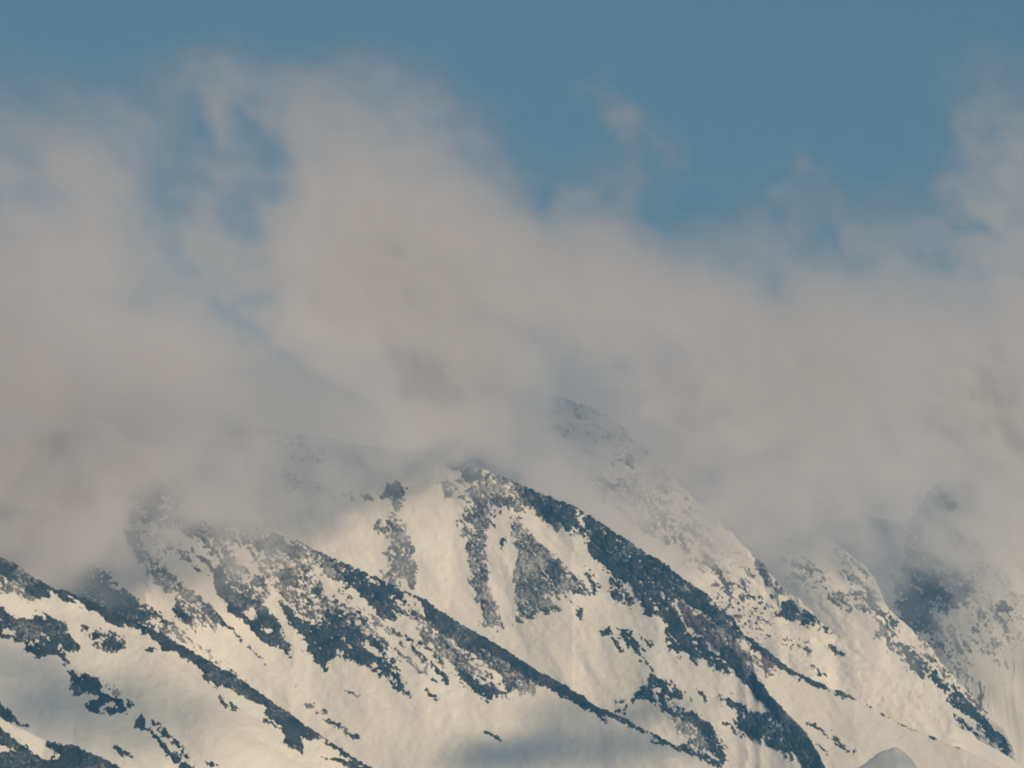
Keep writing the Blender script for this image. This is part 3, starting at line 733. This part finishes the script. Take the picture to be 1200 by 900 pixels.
def tau_lookup(px, py):
    u = np.clip((px + 300) / MAP_S, 0, len(mx_) - 1.001)
    v = np.clip((py + 100) / MAP_S, 0, len(my_) - 1.001)
    i = u.astype(int); j = v.astype(int)
    fu = u - i; fv = v - j
    return (_t[j, i] * (1 - fu) * (1 - fv) + _t[j, i + 1] * fu * (1 - fv) + _t[j + 1, i] * (1 - fu) * fv + _t[j + 1, i + 1] * fu * fv)


def fbm3(shape, size, base, octaves, seed, gain=0.55, billow=False):
    """smooth random 3-D field with features of about `base` metres and finer (no grid directions)"""
    r = np.random.RandomState(seed)
    W = np.fft.rfftn(r.standard_normal(shape).astype(np.float32))
    k2 = 0.0
    for ax in range(3):
        n = shape[ax]
        f = (np.fft.rfftfreq if ax == 2 else np.fft.fftfreq)(n, d=size[ax] / n) * base[ax]
        sh = [1, 1, 1]
        sh[ax] = len(f)
        k2 = k2 + (f ** 2).reshape(sh)
    lk = 0.5 * np.log2(k2 + 1e-6)
    k3 = 1.0 / (k2 + 1e-3) ** 0.75
    out = 0
    if billow:
        tot = 0
        for o_ in range(octaves):
            v = np.fft.irfftn(W * np.exp(-((lk - o_ + 0.5) / 0.6) ** 2) * k3, s=shape, axes=(0, 1, 2)).astype(np.float32)
            v /= v.std()
            out = out + gain ** o_ * (0.8 - np.abs(v))
            tot += gain ** o_
        return out / tot * 0.75
    flt = 0
    for o_ in range(octaves):
        flt = flt + gain ** o_ * np.exp(-((lk - o_ + 0.5) / 0.6) ** 2)
    v = np.fft.irfftn(W * flt * k3, s=shape, axes=(0, 1, 2)).astype(np.float32)
    return v / v.std() * 0.42


def cloud_material(name, density):
    m = bpy.data.materials.new(name)
    m.use_nodes = True
    t = m.node_tree
    t.nodes.clear()
    out = node(t, 'ShaderNodeOutputMaterial')
    v = node(t, 'ShaderNodeVolumePrincipled')
    v.inputs['Color'].default_value = (0.957, 0.955, 0.992, 1)
    v.inputs['Density'].default_value = density
    v.inputs['Anisotropy'].default_value = CLOUD_G
    t.links.new(v.outputs['Volume'], out.inputs['Volume'])
    return m


CLOUD_G = 0.35
DMAX = 0.12                                   # extinction per metre at grid value 1
M_CLOUD = cloud_material('cloud_vapour', DMAX)


def cloud_object(name, dens, lo, hi):
    """dens (nx, ny, nz) in 0..1 -> a volume filling the box lo..hi"""
    nx, ny, nz = dens.shape
    me = bpy.data.meshes.new(name)
    me.vertices.add(dens.size)
    at_ = me.attributes.new('fill', 'FLOAT', 'POINT')
    at_.data.foreach_set('value', dens.astype(np.float32).transpose(2, 1, 0).ravel())   # x runs fastest
    o = bpy.data.objects.new(name, me)
    C.objects.link(o)
    me.materials.append(M_CLOUD)
    g = bpy.data.node_groups.new(name + '_volume', 'GeometryNodeTree')
    g.interface.new_socket('Geometry', in_out='INPUT', socket_type='NodeSocketGeometry')
    g.interface.new_socket('Geometry', in_out='OUTPUT', socket_type='NodeSocketGeometry')
    gi = g.nodes.new('NodeGroupInput')
    go = g.nodes.new('NodeGroupOutput')
    vc = g.nodes.new('GeometryNodeVolumeCube')
    vc.inputs['Min'].default_value = lo
    vc.inputs['Max'].default_value = hi
    vc.inputs['Resolution X'].default_value = nx
    vc.inputs['Resolution Y'].default_value = ny
    vc.inputs['Resolution Z'].default_value = nz
    pos = g.nodes.new('GeometryNodeInputPosition')
    sep = g.nodes.new('ShaderNodeSeparateXYZ')
    g.links.new(pos.outputs[0], sep.inputs[0])
    idx = []
    for a_, n_ in enumerate((nx, ny, nz)):
        mr = g.nodes.new('ShaderNodeMapRange')
        mr.inputs['From Min'].default_value = lo[a_]
        mr.inputs['From Max'].default_value = hi[a_]
        mr.inputs['To Min'].default_value = 0
        mr.inputs['To Max'].default_value = n_ - 1
        g.links.new(sep.outputs[a_], mr.inputs['Value'])
        rd = g.nodes.new('ShaderNodeMath'); rd.operation = 'ROUND'
        g.links.new(mr.outputs['Result'], rd.inputs[0])
        idx.append(rd)
    m1 = g.nodes.new('ShaderNodeMath'); m1.operation = 'MULTIPLY_ADD'      # z*ny + y
    g.links.new(idx[2].outputs[0], m1.inputs[0]); m1.inputs[1].default_value = ny; g.links.new(idx[1].outputs[0], m1.inputs[2])
    m2 = g.nodes.new('ShaderNodeMath'); m2.operation = 'MULTIPLY_ADD'      # (..)*nx + x
    g.links.new(m1.outputs[0], m2.inputs[0]); m2.inputs[1].default_value = nx; g.links.new(idx[0].outputs[0], m2.inputs[2])
    na = g.nodes.new('GeometryNodeInputNamedAttribute')
    na.data_type = 'FLOAT'
    na.inputs['Name'].default_value = 'fill'
    si = g.nodes.new('GeometryNodeSampleIndex')
    si.data_type = 'FLOAT'
    si.domain = 'POINT'
    si.clamp = True
    g.links.new(gi.outputs[0], si.inputs['Geometry'])
    g.links.new(na.outputs[0], si.inputs['Value'])
    g.links.new(m2.outputs[0], si.inputs['Index'])
    g.links.new(si.outputs[0], vc.inputs['Density'])
    sm = g.nodes.new('GeometryNodeSetMaterial')
    sm.inputs['Material'].default_value = M_CLOUD
    g.links.new(vc.outputs[0], sm.inputs['Geometry'])
    g.links.new(sm.outputs[0], go.inputs[0])
    md = o.modifiers.new('volume', 'NODES')
    md.node_group = g
    return o


_dx = np.arange(-400, 1700, 5.0)
_low = np.interp(_dx, [-300, 0, 250, 330, 400, 465, 570, 640, 700, 800, 890, 950, 1060, 1150, 1250, 1500],
                 [7850, 7900, 7960, 8080, 8440, 8720, 8840, 9060, 9220, 9250, 9330, 9500, 9780, 10000, 10100, 10180])
_high = np.interp(_dx, [-300, 0, 600, 1200, 1500], [7800, 7960, 8800, 10050, 10150])
_ker = np.exp(-(np.arange(-24, 25) * 5.0 / 45.0) ** 2)
_ker /= _ker.sum()
_low = np.convolve(np.pad(_low, 24, mode='edge'), np.exp(-(np.arange(-24, 25) * 5.0 / 26.0) ** 2) / np.exp(-(np.arange(-24, 25) * 5.0 / 26.0) ** 2).sum(), 'valid')
_high = np.convolve(np.pad(_high, 24, mode='edge'), _ker, 'valid')


def cloud_depth(px, py):
    """northing of the middle of the cloud sheet: it hugs the slopes below and leans back more evenly above"""
    w_ = np.clip((py - 360.0) / 150.0, 0, 1)
    w_ = w_ * w_ * (3 - 2 * w_)
    return np.interp(px, _dx, _low) * w_ + np.interp(px, _dx, _high) * (1 - w_) + np.clip(600 - py, 0, 600) * 0.35 + np.clip(600 - py, -160, 0) * 0.8


def make_cloud_bank(name, x0, x1, z0, z1, y0, y1, vx, vy, tau_fn, thick, seed, detail=0.55, warp=1.0, depth=None):
    nx = int((x1 - x0) / vx) + 1
    nz = int((z1 - z0) / vx) + 1
    ny = int((y1 - y0) / vy) + 1
    X = np.linspace(x0, x1, nx, dtype=np.float32)[:, None, None]
    Y = np.linspace(y0, y1, ny, dtype=np.float32)[None, :, None]
    Z = np.linspace(z0, z1, nz, dtype=np.float32)[None, None, :]
    z = Z - CAM[2]
    fw = Y * CE + z * SE_
    px = 600 + F * X / fw
    py = 450 - F * (-Y * SE_ + z * CE) / fw
    py = np.broadcast_to(py, (nx, ny, nz))
    shape, size = (nx, ny, nz), (x1 - x0, y1 - y0, z1 - z0)
    n1 = fbm3(shape, size, (190, 560, 160), 5, seed)
    n2 = fbm3(shape, size, (160, 640, 140), 4, seed + 50)
    n3 = fbm3(shape, size, (60, 240, 45), 4, seed + 90, gain=0.6)
    n4 = fbm3(shape, size, (95, 300, 80), 4, seed + 140, gain=0.55, billow=True)
    qx = px + warp * (14 * n1 + 10 * n3)
    qy = py + warp * (14 * n2 - 10 * n3) + 5 * n4
    tau = tau_fn(qx, qy)
    yc = (depth or cloud_depth)(px, py) + 42 * n2 + 22 * n1 - 14 * n4 + 12 * n3
    th = thick * (1.0 + 0.25 * n1)
    prof = np.exp(-((Y - yc) / th) ** 4) / (1.813 * thick)
    thin = np.exp(-tau)                        # thin parts break into wisps, thick parts stay smooth
    mod = np.exp(detail * (0.6 + 1.1 * thin) * (n3 * 1.1 + n1 * 0.6))
    d = tau * prof * mod / DMAX
    d = np.where(d * DMAX < 2.5e-5, 0, d)
    # fade at the box walls
    for ax, arr, lo_, hi_ in ((0, X, x0, x1), (1, Y, y0, y1), (2, Z, z0, z1)):
        m_ = np.minimum(arr - lo_, hi_ - arr) / 40.0
        d = d * np.clip(m_, 0, 1)
    d = np.clip(d, 0, 1)
    return cloud_object(name, d, (x0, y0, z0), (x1, y1, z1))


bank = make_cloud_bank('cloud', -780, 780, 840, 2050, 7620, 10440, 5.0, 14.5, tau_lookup, 58, 101)


def wisp_fn(strokes):
    def fn(px, py):
        t_ = 0.0
        for pts, w_, a_ in strokes:
            d_ = w_ - line_sdf(px, py, pts, w_)
            t_ = t_ + a_ * np.exp(-(d_ / w_) ** 2)
        return t_
    return fn


def wisp(strokes, seed, label):
    pts = np.array([p for s_ in strokes for p in s_[0]], float)
    lo, hi = pts.min(0) - 45, pts.max(0) + 45
    yc = float(cloud_depth(pts[:, 0].mean(), pts[:, 1].mean()))
    a_, b_ = at(lo[0], hi[1], yc), at(hi[0], lo[1], yc)
    o = make_cloud_bank('cloud', a_[0], b_[0], a_[2] - 20, b_[2] + 20, yc - 230, yc + 230, 3.5, 10.0, wisp_fn(strokes), 45, seed, warp=0.75)
    return tag(o, label, 'cloud', 'stuff')


wisp([([(684, 112), (712, 120), (740, 132)], 11, .42), ([(738, 132), (768, 150), (802, 186)], 11, .24), ([(738, 138), (742, 180), (733, 228)], 14, .24), ([(697, 100), (713, 74)], 8, .12),
      ([(690, 118), (735, 140)], 20, .10)], 501, 'thin hooked wisp of cloud high in the blue right of centre')
wisp([([(905, 225), (930, 195), (946, 184)], 10, .26), ([(946, 184), (962, 212), (982, 248)], 11, .30), ([(888, 252), (908, 215)], 10, .14), ([(930, 225), (955, 240)], 16, .12)], 521,
     'small arched wisp of cloud standing above the right part of the bank')


def back_tau(px, py):
    top = np.interp(px, [200, 450, 600, 760, 900, 1050, 1250], [430, 400, 395, 420, 400, 390, 360])
    return 3.2 * np.clip((py - top) / 70.0, 0, 1) * np.clip((690 - py) / 60.0, 0, 1) * np.clip((px - 180) / 160.0, 0, 1)


back = make_cloud_bank('cloud', -420, 960, 1080, 1780, 10650, 11350, 7.0, 16.0, back_tau, 90, 601, depth=lambda px, py: 11000 + 0 * px)
tag(back, 'pale cloud filling the gap behind the far summit ridge', 'cloud', 'stuff')
tag(bank, 'large soft grey cream cloud bank hanging over the upper mountain', 'cloud', 'stuff')



def shade_puff(targets, seed, reach=3400.0):
    """unseen clouds added above the view, up-sun, to shade patches of the lower snow. (px, py, northing, radii)"""
    cs = [(at(a_, b_, y_) + SUN * reach, np.array(r_, float), t_) for a_, b_, y_, r_, t_ in targets]
    lo = np.min([p - r_ * 1.9 for p, r_, _ in cs], 0)
    hi = np.max([p + r_ * 1.9 for p, r_, _ in cs], 0)
    n = [max(8, int((hi[k] - lo[k]) / (9.0, 12.0, 6.0)[k])) for k in range(3)]
    X = np.linspace(lo[0], hi[0], n[0])[:, None, None]
    Y = np.linspace(lo[1], hi[1], n[1])[None, :, None]
    Z = np.linspace(lo[2], hi[2], n[2])[None, None, :]
    nz_ = fbm3(tuple(n), tuple(hi - lo), (110, 110, 60), 4, seed)
    d = 0
    for p, r_, t_ in cs:
        q = np.sqrt(((X - p[0]) / r_[0]) ** 2 + ((Y - p[1]) / r_[1]) ** 2 + ((Z - p[2]) / r_[2]) ** 2) + 0.35 * nz_
        d = d + np.exp(-q ** 2 * 1.3) * t_ / (1.5 * (r_[1] + r_[2]) * 0.5) * np.clip((1.85 - q) * 3, 0, 1)
    d = np.where(d < 2e-5, 0, d) / DMAX
    return cloud_object('cloud', np.clip(d, 0, 1), tuple(lo), tuple(hi))


for k, (lst, lab) in enumerate((  # added clouds, out of view, placed for the shadows they cast on the snow
        ([(60, 855, 7250, (120, 90, 50), 1.1), (10, 790, 7280, (70, 70, 36), 0.7)], 'unseen cloud added above the view to shade the near left ridge'),
        ([(700, 885, 7850, (120, 70, 34), 0.9), (600, 875, 7830, (70, 60, 26), 0.8), (660, 835, 7900, (50, 40, 22), 0.6), (755, 840, 8400, (50, 40, 22), 0.6)], 'unseen cloud added above the view to shade the middle ridge'),
        ([(1160, 850, 9450, (80, 80, 50), 1.0), (1015, 790, 8600, (80, 60, 26), 0.4), (1064, 896, 8056, (34, 50, 26), 1.1)], 'unseen cloud added above the view to shade the right hand ridge and knoll'))):
    tag(shade_puff(lst, 300 + 10 * k), lab, 'cloud', 'stuff')

# ------------------------------------------------------------------ haze
hz = bpy.data.meshes.new('haze')
x0, x1, y0, y1, z0, z1 = -9000, 9000, -1500, 13000, -60, 2300
hv = [(x, y, z) for x in (x0, x1) for y in (y0, y1) for z in (z0, z1)]
hz.from_pydata(hv, [], [(0, 1, 3, 2), (4, 6, 7, 5), (0, 4, 5, 1), (2, 3, 7, 6), (0, 2, 6, 4), (1, 5, 7, 3)])
hm = bpy.data.materials.new('haze_air')
hm.use_nodes = True
t = hm.node_tree
t.nodes.clear()
out = node(t, 'ShaderNodeOutputMaterial')
v = node(t, 'ShaderNodeVolumePrincipled')
v.inputs['Color'].default_value = (0.12, 0.53, 1.0, 1)
v.inputs['Density'].default_value = 0.000039
v.inputs['Anisotropy'].default_value = 0.2
t.links.new(v.outputs['Volume'], out.inputs['Volume'])
hz.materials.append(hm)
haze = bpy.data.objects.new('haze', hz)
C.objects.link(haze)
tag(haze, 'thin bluish haze between the viewer and the mountain', 'haze', 'stuff')
